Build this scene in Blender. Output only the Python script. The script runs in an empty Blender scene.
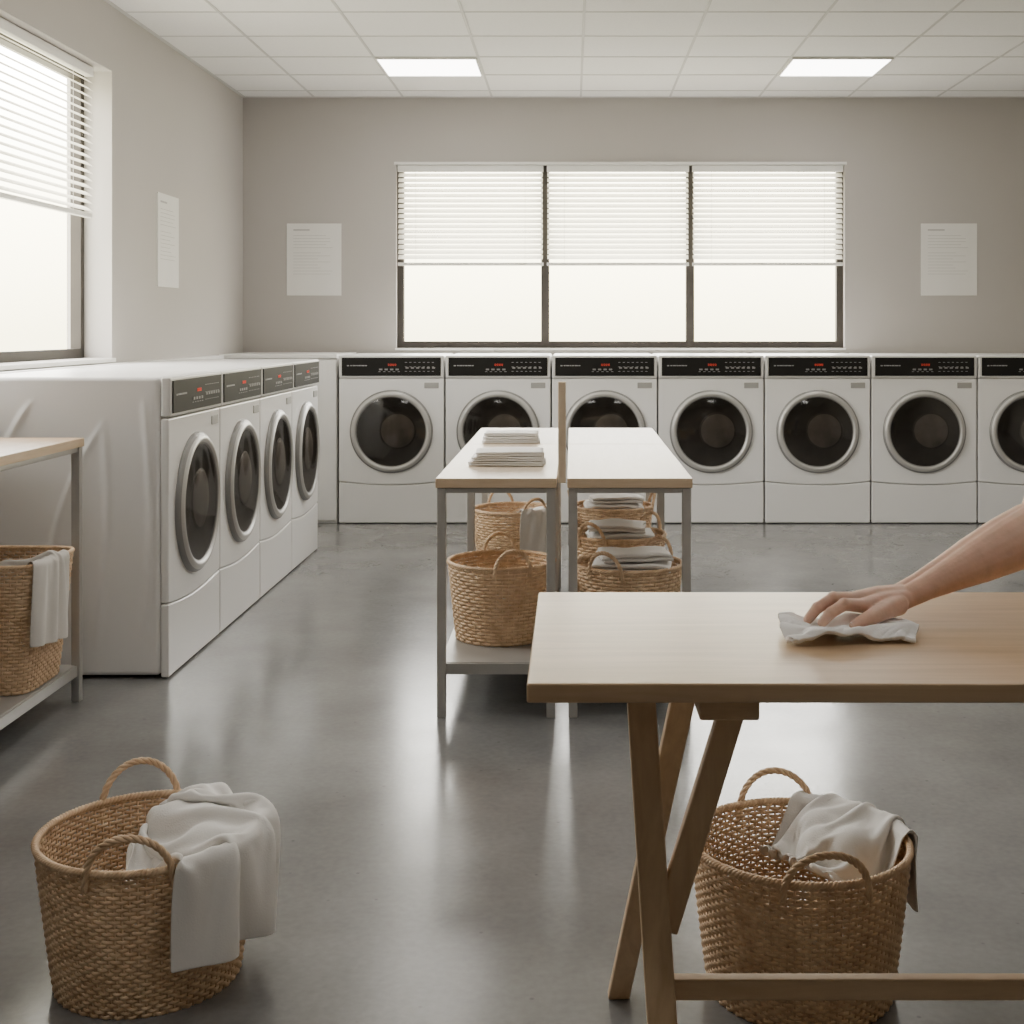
import bpy, bmesh, math, random
import numpy as np
from mathutils import Vector, Matrix, noise
random.seed(7)
S=bpy.context.scene
COL=S.collection
F=1300.0
H=1.22
# ---------------------------------------------------------------- materials
def newmat(name):
    m=bpy.data.materials.new(name); m.use_nodes=True
    nt=m.node_tree; b=nt.nodes["Principled BSDF"]
    return m,nt,b
def mat(name,col,rough=.5,metal=0.0,noise_s=None,noise_a=.1,bump_s=None,bump_a=.1,stretch=(1,1,1),emit=None,emit_s=0,coat=0,sss=0,rvar=0,detail=4,bdist=.002,spec=.5):
    m,nt,b=newmat(name)
    N=nt.nodes;L=nt.links
    b.inputs['Base Color'].default_value=(*col,1)
    b.inputs['Roughness'].default_value=rough
    b.inputs['Metallic'].default_value=metal
    b.inputs['Coat Weight'].default_value=coat
    b.inputs['Specular IOR Level'].default_value=spec
    if sss:
        b.inputs['Subsurface Weight'].default_value=sss
        b.inputs['Subsurface Radius'].default_value=(.01,.004,.002)
        b.inputs['Subsurface Scale'].default_value=1
    if emit:
        b.inputs['Emission Color'].default_value=(*emit,1); b.inputs['Emission Strength'].default_value=emit_s
    tc=N.new('ShaderNodeTexCoord'); mp=N.new('ShaderNodeMapping'); mp.inputs['Scale'].default_value=stretch
    L.new(tc.outputs['Object'],mp.inputs['Vector'])
    if noise_s:
        n=N.new('ShaderNodeTexNoise'); n.inputs['Scale'].default_value=noise_s; n.inputs['Detail'].default_value=detail
        L.new(mp.outputs[0],n.inputs['Vector'])
        r=N.new('ShaderNodeValToRGB')
        r.color_ramp.elements[0].position=.3; r.color_ramp.elements[1].position=.7
        r.color_ramp.elements[0].color=(*[c*(1-noise_a) for c in col],1)
        r.color_ramp.elements[1].color=(*[min(1,c*(1+noise_a)) for c in col],1)
        L.new(n.outputs['Fac'],r.inputs[0]); L.new(r.outputs[0],b.inputs['Base Color'])
    if bump_s:
        n2=N.new('ShaderNodeTexNoise'); n2.inputs['Scale'].default_value=bump_s; n2.inputs['Detail'].default_value=3
        L.new(mp.outputs[0],n2.inputs['Vector'])
        bp=N.new('ShaderNodeBump'); bp.inputs['Strength'].default_value=bump_a; bp.inputs['Distance'].default_value=bdist
        L.new(n2.outputs['Fac'],bp.inputs['Height']); L.new(bp.outputs[0],b.inputs['Normal'])
    return m
M={}
M['wall']=mat('wall_paint',(.44,.416,.393),.85,noise_s=.8,noise_a=.03,bump_s=60,bump_a=.12)
M['ceil']=mat('ceiling_tile',(.74,.73,.715),.9,noise_s=90,noise_a=.03,bump_s=150,bump_a=.15)
M['bar']=mat('ceiling_grid',(.50,.49,.475),.6,noise_s=3,noise_a=.02)
M['white']=mat('white_enamel',(.83,.82,.805),.34,noise_s=2,noise_a=.012,coat=.15)
M['white2']=mat('white_fascia',(.72,.71,.69),.4,noise_s=2,noise_a=.015)
M['trimw']=mat('white_trim',(.75,.74,.71),.5,noise_s=3,noise_a=.02)
M['black']=mat('black_panel',(.019,.018,.017),.5,noise_s=5,noise_a=.1,spec=.08)
M['dark']=mat('dark_gap',(.03,.03,.03),.7,noise_s=5,noise_a=.1)
M['print']=mat('panel_print',(.35,.35,.35),.6,noise_s=5,noise_a=.05)
M['red']=mat('red_display',(.6,.05,.03),.4,noise_s=5,noise_a=.05,emit=(1,.08,.04),emit_s=.5)
M['plate']=mat('grey_plate',(.36,.35,.33),.45,noise_s=5,noise_a=.05)
M['chrome']=mat('silver_ring',(.50,.49,.47),.42,metal=.4,noise_s=5,noise_a=.04)
M['bezel']=mat('grey_bezel',(.24,.235,.23),.4,metal=.2,noise_s=5,noise_a=.04)
M['drum']=mat('drum_steel',(.045,.04,.036),.5,metal=.1,noise_s=9,noise_a=.35)
M['hub_reflect']=mat('drum_hub_reflection',(.17,.155,.14),.6,metal=.0,noise_s=9,noise_a=.35)
M['frame']=mat('window_frame_bronze',(.06,.053,.047),.55,noise_s=4,noise_a=.08,spec=.2)
M['steel']=mat('brushed_steel',(.52,.51,.49),.38,metal=.5,noise_s=12,noise_a=.05)
M['shelf']=mat('steel_shelf',(.42,.41,.39),.4,metal=.4,noise_s=8,noise_a=.05)
M['paper']=mat('paper',(.72,.71,.68),.8,noise_s=5,noise_a=.02)
M['ink']=mat('ink',(.42,.41,.40),.8,noise_s=5,noise_a=.05)
M['cloth']=mat('cotton_cloth',(.86,.84,.81),.95,noise_s=8,noise_a=.03,bump_s=320,bump_a=.3)
M['cloth2']=mat('grey_cloth',(.76,.73,.69),.95,noise_s=8,noise_a=.04,bump_s=320,bump_a=.3)
M['rag']=mat('rag_cloth',(.93,.91,.89),.95,noise_s=8,noise_a=.02,bump_s=320,bump_a=.2)
M['skin']=mat('skin',(.72,.455,.335),.48,noise_s=45,noise_a=.07,bump_s=170,bump_a=.22,sss=.15)
M['nail']=mat('nail',(.80,.56,.47),.25,noise_s=30,noise_a=.03)
M['shirt']=mat('shirt_cotton',(.55,.56,.58),.9,noise_s=20,noise_a=.05,bump_s=300,bump_a=.2)
M['denim']=mat('denim',(.08,.10,.16),.9,noise_s=60,noise_a=.2)
M['hair']=mat('hair',(.05,.03,.02),.5,noise_s=60,noise_a=.3,stretch=(1,1,.2))
M['leather']=mat('shoe_canvas',(.6,.58,.55),.6,noise_s=30,noise_a=.05)
M['eye']=mat('eye_white',(.8,.8,.78),.2,noise_s=30,noise_a=.02)
M['lip']=mat('lip',(.5,.2,.17),.5,noise_s=30,noise_a=.02)
M['light']=mat('light_diffuser',(.9,.9,.88),.6,noise_s=3,noise_a=.01,emit=(1,.965,.92),emit_s=10.5)

def wood(name,c1,c2,rough,st,rings=3.0):
    m,nt,b=newmat(name);N=nt.nodes;L=nt.links
    tc=N.new('ShaderNodeTexCoord'); mp=N.new('ShaderNodeMapping'); mp.inputs['Scale'].default_value=st
    L.new(tc.outputs['Object'],mp.inputs['Vector'])
    n=N.new('ShaderNodeTexNoise'); n.inputs['Scale'].default_value=rings; n.inputs['Detail'].default_value=6; n.inputs['Roughness'].default_value=.6; n.inputs['Distortion'].default_value=.6
    L.new(mp.outputs[0],n.inputs['Vector'])
    r=N.new('ShaderNodeValToRGB'); r.color_ramp.elements[0].position=.32; r.color_ramp.elements[1].position=.68
    r.color_ramp.elements[0].color=(*c1,1); r.color_ramp.elements[1].color=(*c2,1)
    L.new(n.outputs['Fac'],r.inputs[0]); L.new(r.outputs[0],b.inputs['Base Color'])
    bp=N.new('ShaderNodeBump'); bp.inputs['Strength'].default_value=.15; bp.inputs['Distance'].default_value=.001
    L.new(n.outputs['Fac'],bp.inputs['Height']); L.new(bp.outputs[0],b.inputs['Normal'])
    b.inputs['Roughness'].default_value=rough
    return m
M['woodtop']=wood('beech_top',(.50,.34,.195),(.64,.455,.285),.28,(1.0,16,16))
M['woodleg']=wood('beech_leg',(.60,.41,.235),(.74,.54,.34),.5,(14,14,1.5))
M['woodbar']=wood('beech_bar',(.60,.41,.235),(.74,.54,.34),.5,(1.5,14,14))
M['lam']=wood('pale_laminate',(.53,.43,.32),(.60,.50,.39),.35,(14,1.2,14))
M['edge']=wood('plywood_edge',(.66,.49,.31),(.76,.59,.41),.5,(2,2,30))
M['lamD']=wood('pale_divider_wood',(.78,.61,.42),(.86,.70,.51),.5,(14,14,1.5))
M['lamL']=wood('oak_laminate',(.46,.30,.165),(.56,.39,.24),.35,(14,1.2,14))
def wick():
    m,nt,b=newmat('wicker');N=nt.nodes;L=nt.links
    tc=N.new('ShaderNodeTexCoord')
    n=N.new('ShaderNodeTexNoise'); n.inputs['Scale'].default_value=34; n.inputs['Detail'].default_value=4
    L.new(tc.outputs['Object'],n.inputs['Vector'])
    r=N.new('ShaderNodeValToRGB'); r.color_ramp.elements[0].position=.3; r.color_ramp.elements[1].position=.75
    r.color_ramp.elements[0].color=(.64,.425,.25,1); r.color_ramp.elements[1].color=(.90,.68,.455,1)
    L.new(n.outputs['Fac'],r.inputs[0]); L.new(r.outputs[0],b.inputs['Base Color'])
    b.inputs['Roughness'].default_value=.6
    return m
M['wicker']=wick()
def concrete():
    m,nt,b=newmat('polished_concrete');N=nt.nodes;L=nt.links
    tc=N.new('ShaderNodeTexCoord')
    n=N.new('ShaderNodeTexNoise'); n.inputs['Scale'].default_value=2.2; n.inputs['Detail'].default_value=7; n.inputs['Roughness'].default_value=.6
    n3=N.new('ShaderNodeTexNoise'); n3.inputs['Scale'].default_value=55; n3.inputs['Detail'].default_value=6
    v=N.new('ShaderNodeTexVoronoi'); v.inputs['Scale'].default_value=12
    for q in (n,n3,v): L.new(tc.outputs['Object'],q.inputs['Vector'])
    r=N.new('ShaderNodeValToRGB'); r.color_ramp.elements[0].position=.18; r.color_ramp.elements[1].position=.85
    r.color_ramp.elements[0].color=(.160,.159,.157,1); r.color_ramp.elements[1].color=(.278,.275,.271,1)
    L.new(n.outputs['Fac'],r.inputs[0])
    mx=N.new('ShaderNodeMixRGB'); mx.blend_type='MULTIPLY'; mx.inputs[0].default_value=.4
    L.new(r.outputs[0],mx.inputs[1]); 
    r2=N.new('ShaderNodeValToRGB'); r2.color_ramp.elements[0].position=.3; r2.color_ramp.elements[0].color=(.68,.68,.68,1); r2.color_ramp.elements[1].position=.7
    L.new(n3.outputs['Fac'],r2.inputs[0]); L.new(r2.outputs[0],mx.inputs[2])
    r3=N.new('ShaderNodeValToRGB'); r3.color_ramp.elements[0].position=.03; r3.color_ramp.elements[0].color=(.4,.4,.4,1); r3.color_ramp.elements[1].position=.07
    L.new(v.outputs['Distance'],r3.inputs[0])
    mx2=N.new('ShaderNodeMixRGB'); mx2.blend_type='MULTIPLY'; mx2.inputs[0].default_value=.5
    L.new(mx.outputs[0],mx2.inputs[1]); L.new(r3.outputs[0],mx2.inputs[2]); L.new(mx2.outputs[0],b.inputs['Base Color'])
    mr=N.new('ShaderNodeMapRange'); mr.inputs[1].default_value=.2; mr.inputs[2].default_value=.8; mr.inputs[3].default_value=.14; mr.inputs[4].default_value=.28
    L.new(n.outputs['Fac'],mr.inputs[0]); L.new(mr.outputs[0],b.inputs['Roughness'])
    bp=N.new('ShaderNodeBump'); bp.inputs['Strength'].default_value=.06; bp.inputs['Distance'].default_value=.004
    L.new(n3.outputs['Fac'],bp.inputs['Height']); L.new(bp.outputs[0],b.inputs['Normal'])
    b.inputs['Specular IOR Level'].default_value=.6
    return m
M['floor']=concrete()
def glassmat(name,fac,tint,edge=.25):
    m=bpy.data.materials.new(name); m.use_nodes=True; nt=m.node_tree; N=nt.nodes; L=nt.links
    N.remove(N["Principled BSDF"]); out=N["Material Output"]
    t=N.new('ShaderNodeBsdfTransparent'); t.inputs[0].default_value=(*tint,1)
    g=N.new('ShaderNodeBsdfGlossy'); g.inputs['Roughness'].default_value=.08; g.inputs[0].default_value=(.9,.9,.9,1)
    lw=N.new('ShaderNodeLayerWeight'); lw.inputs[0].default_value=.5
    pw=N.new('ShaderNodeMath'); pw.operation='POWER'; pw.inputs[1].default_value=4; L.new(lw.outputs['Facing'],pw.inputs[0])
    ma=N.new('ShaderNodeMath'); ma.operation='MULTIPLY_ADD'; ma.inputs[1].default_value=edge; ma.inputs[2].default_value=fac; L.new(pw.outputs[0],ma.inputs[0])
    mx=N.new('ShaderNodeMixShader'); L.new(ma.outputs[0],mx.inputs[0]); L.new(t.outputs[0],mx.inputs[1]); L.new(g.outputs[0],mx.inputs[2])
    L.new(mx.outputs[0],out.inputs[0]); return m
M['glass']=glassmat('clear_glass',.02,(.98,.98,.96),.05)
M['doorglass']=glassmat('smoked_glass',.05,(.50,.47,.44),.2)
def slatmat():
    m=bpy.data.materials.new('blind_slat'); m.use_nodes=True; nt=m.node_tree; N=nt.nodes; L=nt.links
    N.remove(N["Principled BSDF"]); out=N["Material Output"]
    d=N.new('ShaderNodeBsdfDiffuse'); d.inputs[0].default_value=(.86,.85,.82,1)
    t=N.new('ShaderNodeBsdfTranslucent'); t.inputs[0].default_value=(.86,.83,.77,1)
    mx=N.new('ShaderNodeMixShader'); mx.inputs[0].default_value=.40
    L.new(d.outputs[0],mx.inputs[1]); L.new(t.outputs[0],mx.inputs[2]); L.new(mx.outputs[0],out.inputs[0]); return m
M['slat']=slatmat()

# ---------------------------------------------------------------- helpers
def meta(o,label=None,category=None,group=None,kind=None):
    if label:o["label"]=label
    if category:o["category"]=category
    if group:o["group"]=group
    if kind:o["kind"]=kind
    return o
def empty(name,loc=(0,0,0),**k):
    o=bpy.data.objects.new(name,None); o.empty_display_size=.05; o.location=loc; COL.objects.link(o); meta(o,**k); return o
def finish(bm,name,mats,parent=None,loc=(0,0,0),smooth=False,bevel=0,bseg=2,**k):
    me=bpy.data.meshes.new(name); bm.to_mesh(me); bm.free()
    if not isinstance(mats,(list,tuple)): mats=[mats]
    for m in mats: me.materials.append(m)
    if smooth:
        for p in me.polygons:p.use_smooth=True
    o=bpy.data.objects.new(name,me); o.location=loc; COL.objects.link(o)
    if parent:o.parent=parent
    if bevel:
        b=o.modifiers.new('b','BEVEL'); b.width=bevel; b.segments=bseg; b.limit_method='ANGLE'; b.angle_limit=.9
        for p in me.polygons:p.use_smooth=True
        w=o.modifiers.new('wn','WEIGHTED_NORMAL')
    meta(o,**k)
    return o
def bbox(bm,x0,x1,y0,y1,z0,z1,mi=0,top=None):
    vs=[bm.verts.new(p) for p in [(x0,y0,z0),(x1,y0,z0),(x1,y1,z0),(x0,y1,z0),(x0,y0,z1),(x1,y0,z1),(x1,y1,z1),(x0,y1,z1)]]
    for i,f in enumerate([(0,3,2,1),(4,5,6,7),(0,1,5,4),(1,2,6,5),(2,3,7,6),(3,0,4,7)]):
        q=bm.faces.new([vs[i] for i in f]); q.material_index=top if (top is not None and i==1) else mi
def box(name,x0,x1,y0,y1,z0,z1,m,parent=None,bevel=0,**k):
    bm=bmesh.new(); bbox(bm,x0,x1,y0,y1,z0,z1); return finish(bm,name,m,parent,bevel=bevel,**k)
def prism(bm,poly,y0,y1):
    a=[bm.verts.new((x,y0,z)) for x,z in poly]; b=[bm.verts.new((x,y1,z)) for x,z in poly]
    bm.faces.new(a); bm.faces.new(b[::-1]); n=len(poly)
    for i in range(n): bm.faces.new((a[i],b[i],b[(i+1)%n],a[(i+1)%n]))
    bmesh.ops.recalc_face_normals(bm,faces=bm.faces)
def beam(bm,p0,p1,w,t,up=Vector((1,0,0)),mi=0):
    p0=Vector(p0);p1=Vector(p1);d=(p1-p0).normalized(); a=(up-d*up.dot(d)).normalized(); b=d.cross(a)
    vs=[]
    for p in (p0,p1):
        for s,q in ((-1,-1),(1,-1),(1,1),(-1,1)): vs.append(bm.verts.new(p+a*s*w/2+b*q*t/2))
    for f in [(0,3,2,1),(4,5,6,7),(0,1,5,4),(1,2,6,5),(2,3,7,6),(3,0,4,7)]:
        q=bm.faces.new([vs[i] for i in f]); q.material_index=mi
def tube(bm,pts,rad,seg=6,closed=False,ry=None,mi=0,updir=Vector((0,0,1))):
    n=len(pts);rings=[]
    for i,p in enumerate(pts):
        p=Vector(p)
        a=Vector(pts[(i-1)%n] if (closed or i>0) else pts[i]); b=Vector(pts[(i+1)%n] if (closed or i<n-1) else pts[i])
        d=(b-a).normalized(); u=updir-d*updir.dot(d)
        if u.length<1e-4:u=Vector((1,0,0))
        u.normalize(); s=d.cross(u)
        r=rad[i] if isinstance(rad,list) else rad
        r2=r if ry is None else ry
        rings.append([bm.verts.new(p+s*math.cos(2*math.pi*k/seg)*r+u*math.sin(2*math.pi*k/seg)*r2) for k in range(seg)])
    rr=range(n) if closed else range(n-1)
    for i in rr:
        A=rings[i];B=rings[(i+1)%n]
        for k in range(seg):
            f=bm.faces.new((A[k],A[(k+1)%seg],B[(k+1)%seg],B[k])); f.material_index=mi
    if not closed:
        for R in (rings[0][::-1],rings[-1]):
            f=bm.faces.new(R); f.material_index=mi
def lathe_y(bm,prof,seg=64,cx=0,cz=0,mis=None):
    rings=[]
    for r,y in prof:
        if r<1e-5: rings.append([bm.verts.new((cx,y,cz))])
        else: rings.append([bm.verts.new((cx+r*math.cos(2*math.pi*k/seg),y,cz+r*math.sin(2*math.pi*k/seg))) for k in range(seg)])
    for i in range(len(rings)-1):
        A,B=rings[i],rings[i+1]
        for k in range(seg):
            if len(A)==1 and len(B)==1: continue
            if len(A)==1: f=bm.faces.new((A[0],B[k],B[(k+1)%seg]))
            elif len(B)==1: f=bm.faces.new((A[k],B[0],A[(k+1)%seg]))
            else: f=bm.faces.new((A[k],B[k],B[(k+1)%seg],A[(k+1)%seg]))
            if mis: f.material_index=mis[i]
def copy_thing(root,loc,rot=0,label=None,group=None,scale=None):
    def rec(o,par):
        c=o.copy(); COL.objects.link(c)
        if par: c.parent=par
        for ch in o.children: rec(ch,c)
        return c
    c=rec(root,None); c.location=loc; c.rotation_euler=(0,0,rot)
    if scale: c.scale=scale
    if label:c["label"]=label
    if group:c["group"]=group
    return c

# ---------------------------------------------------------------- room
XL,XR,YB,YF,ZC=-2.24,3.45,8.85,-2.2,2.79
def wallmesh(name,boxes,mm='wall'):
    bm=bmesh.new()
    for b in boxes:bbox(bm,*b)
    return finish(bm,name,M[mm],kind='structure')
wx0,wx1,wz0,wz1=-1.197,1.857,1.084,2.342
T=.22
wallmesh('wall_back',[(XL-T,wx0,YB,YB+T,0,ZC),(wx1,XR+T,YB,YB+T,0,ZC),(wx0,wx1,YB,YB+T,0,wz0),(wx0,wx1,YB,YB+T,wz1,ZC)])
ly0,ly1,lz0,lz1=4.2,6.33,1.075,2.47
wallmesh('wall_left',[(XL-T,XL,YF,ly0,0,ZC),(XL-T,XL,ly1,YB,0,ZC),(XL-T,XL,ly0,ly1,0,lz0),(XL-T,XL,ly0,ly1,lz1,ZC)])
wallmesh('wall_right',[(XR,XR+T,YF,YB,0,ZC)])
wallmesh('wall_front',[(XL-T,XR+T,YF-T,YF,0,ZC)])
wallmesh('floor',[(XL-T,XR+T,YF-T,YB+T,-.1,0)],'floor')
tx,ty=.605,.535
bm=bmesh.new(); bbox(bm,XL-T,XR+T,YF-T,YB+T,ZC+.002,ZC+.1,0)
x=-.545-tx*3
while x<XR: 
    if x>XL: bbox(bm,x-.007,x+.007,YF,YB,ZC-.001,ZC+.004,1)
    x+=tx
y=8.07+ty
while y>YF:
    if y<YB: bbox(bm,XL,XR,y-.007,y+.007,ZC-.0005,ZC+.004,1)
    y-=ty
bbox(bm,XL,XR,YB-.02,YB,ZC-.003,ZC+.004,1); bbox(bm,XL,XL+.02,YF,YB,ZC-.003,ZC+.004,1)
finish(bm,'ceiling',[M['ceil'],M['bar']],kind='structure')
for r in range(0,4):
    for cx in (-.545-tx/2,1.27+tx/2):
        cy=8.07-ty/2-r*4*ty
        e=empty('ceiling_light',(cx,cy,ZC),label='flush square fluorescent panel light in the tiled ceiling',category='light',group='ceiling panel lights')
        box('diffuser',-.285,.285,-.25,.25,-.008,.001,M['light'],e)
        bm=bmesh.new()
        for b in [(-.296,.296,-.262,-.25),(-.296,.296,.25,.262),(-.296,-.285,-.25,.25),(.285,.296,-.25,.25)]: bbox(bm,*b,-.011,.001)
        finish(bm,'light_frame',M['trimw'],e)
def window(name,along,a0,a1,z0,z1,pos,mull):
    bm=bmesh.new(); fw=.045; d=.05
    def bb(a,b,zz0,zz1,dd=d):
        if along=='x': bbox(bm,a,b,pos-dd/2,pos+dd/2,zz0,zz1)
        else: bbox(bm,pos-dd/2,pos+dd/2,a,b,zz0,zz1)
    bb(a0,a0+fw,z0,z1); bb(a1-fw,a1,z0,z1); bb(a0+fw,a1-fw,z0,z0+fw); bb(a0+fw,a1-fw,z1-fw,z1)
    for m in mull: bb(m-.028,m+.028,z0+fw,z1-fw)
    o=finish(bm,name,M['frame'],kind='structure')
    bm=bmesh.new()
    A,B,C,D_=a0+fw*.8,a1-fw*.8,z0+fw*.8,z1-fw*.8
    if along=='x': vs=[(A,pos,C),(B,pos,C),(B,pos,D_),(A,pos,D_)]
    else: vs=[(pos,A,C),(pos,B,C),(pos,B,D_),(pos,A,D_)]
    bm.faces.new([bm.verts.new(v) for v in vs])
    g=finish(bm,'glass_pane',M['glass'],o)
    return o
window('window_1','x',wx0,wx1,wz0,wz1,YB+.08,[(545-572)/147,(691-572)/147])
window('window_2','y',ly0,ly1,lz0,lz1,XL-.16,[5.26])
box('trim_1',wx0-.005,wx1+.005,YB-.012,YB+.05,wz0-.014,wz0-.001,M['trimw'],kind='structure')
box('trim_2',XL-.13,XL+.02,ly0-.02,ly1-.001,lz0-.02,lz0-.001,M['trimw'],kind='structure')
box('trim_3',wx0-.012,wx1+.012,YB-.010,YB+.05,wz1-.010,wz1+.008,M['trimw'],kind='structure')
box('trim_4',XL+.001,XL+.075,3.3,8.09,0,1.05,M['white'],kind='structure')
box('baseboard_back',XL,XR,YB-.012,YB-.001,.0,.08,M['trimw'],kind='structure')
def blind(along,a0,a1,ztop,zbot,pos,pitch,label,tilt,slat_w=.03):
    ca=(a0+a1)/2
    loc=(ca,pos,ztop) if along=='x' else (pos,ca,ztop)
    e=empty('window_blind',loc,label=label,category='blind',group='venetian window blinds')
    hw=(a1-a0)/2
    def bb(bm,a,b,o0,o1,z0,z1):
        if along=='x': bbox(bm,a,b,o0,o1,z0,z1)
        else: bbox(bm,o0,o1,a,b,z0,z1)
    bm=bmesh.new(); bb(bm,-hw,hw,-.02,.02,-.045,0); finish(bm,'headrail',M['trimw'],e,bevel=.004)
    bm=bmesh.new(); z=-.045-pitch*.6; L=ztop-zbot
    while z>-(L-.03):
        pts=[]
        for t in (-1,-.5,0,.5,1):
            o=t*slat_w/2*math.cos(tilt); zz=z+t*slat_w/2*math.sin(tilt)+.002*(1-t*t)
            pts.append((o,zz))
        prev=None
        for (o,zz) in pts:
            if along=='x': v=(bm.verts.new((-hw+.004,o,zz)),bm.verts.new((hw-.004,o,zz)))
            else: v=(bm.verts.new((o,-hw+.004,zz)),bm.verts.new((o,hw-.004,zz)))
            if prev: bm.faces.new((prev[0],prev[1],v[1],v[0]))
            prev=v
        z-=pitch
    finish(bm,'slats',M['slat'],e,smooth=True)
    bm=bmesh.new(); bb(bm,-hw,hw,-.013,.013,-L,-L+.022); finish(bm,'bottom_rail',M['trimw'],e,bevel=.003)
    for a in (-hw*.75,hw*.75):
        bm=bmesh.new(); bb(bm,a-.001,a+.001,-.017 if along=='x' else .0155,-.0155 if along=='x' else .017,-L+.01,-.04); finish(bm,'cord',M['trimw'],e)
    return e
m1,m2=(545-572)/147,(691-572)/147
for a,b in ((wx0+.008,m1-.012),(m1+.012,m2-.012),(m2+.012,wx1-.008)):
    blind('x',a,b,wz1-.012,1.645,YB+.028,.035,'white horizontal slat blind half lowered over back wall window',.78,slat_w=.042)
blind('y',ly0+.02,6.215,lz1-.005,1.745,XL-.065,.036,'white horizontal slat blind half lowered over side window',-.62,slat_w=.044)
def poster(loc,rot,w,h,label,lines=14):
    e=empty('poster',loc,label=label,category='notice',group='paper wall notices'); e.rotation_euler=(0,0,rot)
    box('paper_sheet',-w/2,w/2,-.006,-.0,-h/2,h/2,M['paper'],e)
    bm=bmesh.new(); random.seed(3)
    bbox(bm,-w*.38,-w*.38+w*.3,-.0068,-.006,h*.40,h*.42)
    z=h*.33
    for i in range(lines):
        ww=w*random.choice((.45,.6,.72,.5,.68)); 
        if i in(5,): z-=h*.03; continue
        bbox(bm,-w*.38,-w*.38+ww,-.0066,-.006,z,z+.0022); z-=h*.042
    finish(bm,'notice_print',M['ink'],e)
    return e
poster((-1.755,YB,1.686),0,.37,.49,'white paper notice taped on back wall near corner')
poster((2.565,YB,1.686),0,.38,.49,'white paper notice on back wall beyond window')
poster((XL,7.2,1.70),math.pi/2,.37,.51,'white paper notice on side wall by window')

# ---------------------------------------------------------------- washing machine
W=.327; D=.73; HM=1.05
wm=empty('washing_machine',(0,0,0),label='x',category='washing machine')
def side_panel(e,s,A):
    bm=bmesh.new(); ny,nz=220,260; rows=[]
    def sg(t): return 1/(1+math.exp(-max(-40,min(40,t))))
    def rib(u,c,w_): return math.exp(-((u-c)/w_)**2)
    def hgt(y,z):
        u=(y-.03)/(D-.03); v=z/HM
        c1=.90-.07*v-1.1*max(0,v-.5)**2; c2=.10-.05*math.sin(v*3.0)
        c3=.60-.16*v-.9*max(0,v-.40)**2; c4=.34-.08*math.sin(v*2.8)
        h=A*(rib(u,c1,.022)+.9*rib(u,c3,.020)*sg((.82-v)*50)+.8*rib(u,c4,.020)*sg((.82-v)*50)+.7*rib(u,c2,.018))
        return h*min(1,max(0,(v-.09)*16))*min(1,max(0,(.93-v)*20))
    for i in range(ny+1):
        y=.055+(D-.09)*i/ny; row=[]
        for j in range(nz+1):
            z=.05+(HM-.09)*j/nz
            row.append(bm.verts.new((s*(W+.0008+hgt(y,z)),y,z)))
        rows.append(row)
    for i in range(ny):
        for j in range(nz):
            a=(rows[i][j],rows[i+1][j],rows[i+1][j+1],rows[i][j+1])
            bm.faces.new(a if s>0 else a[::-1])
    finish(bm,'side_panel',M['white'],e,smooth=True,label='pressed steel side panel with curved contours')
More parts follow.
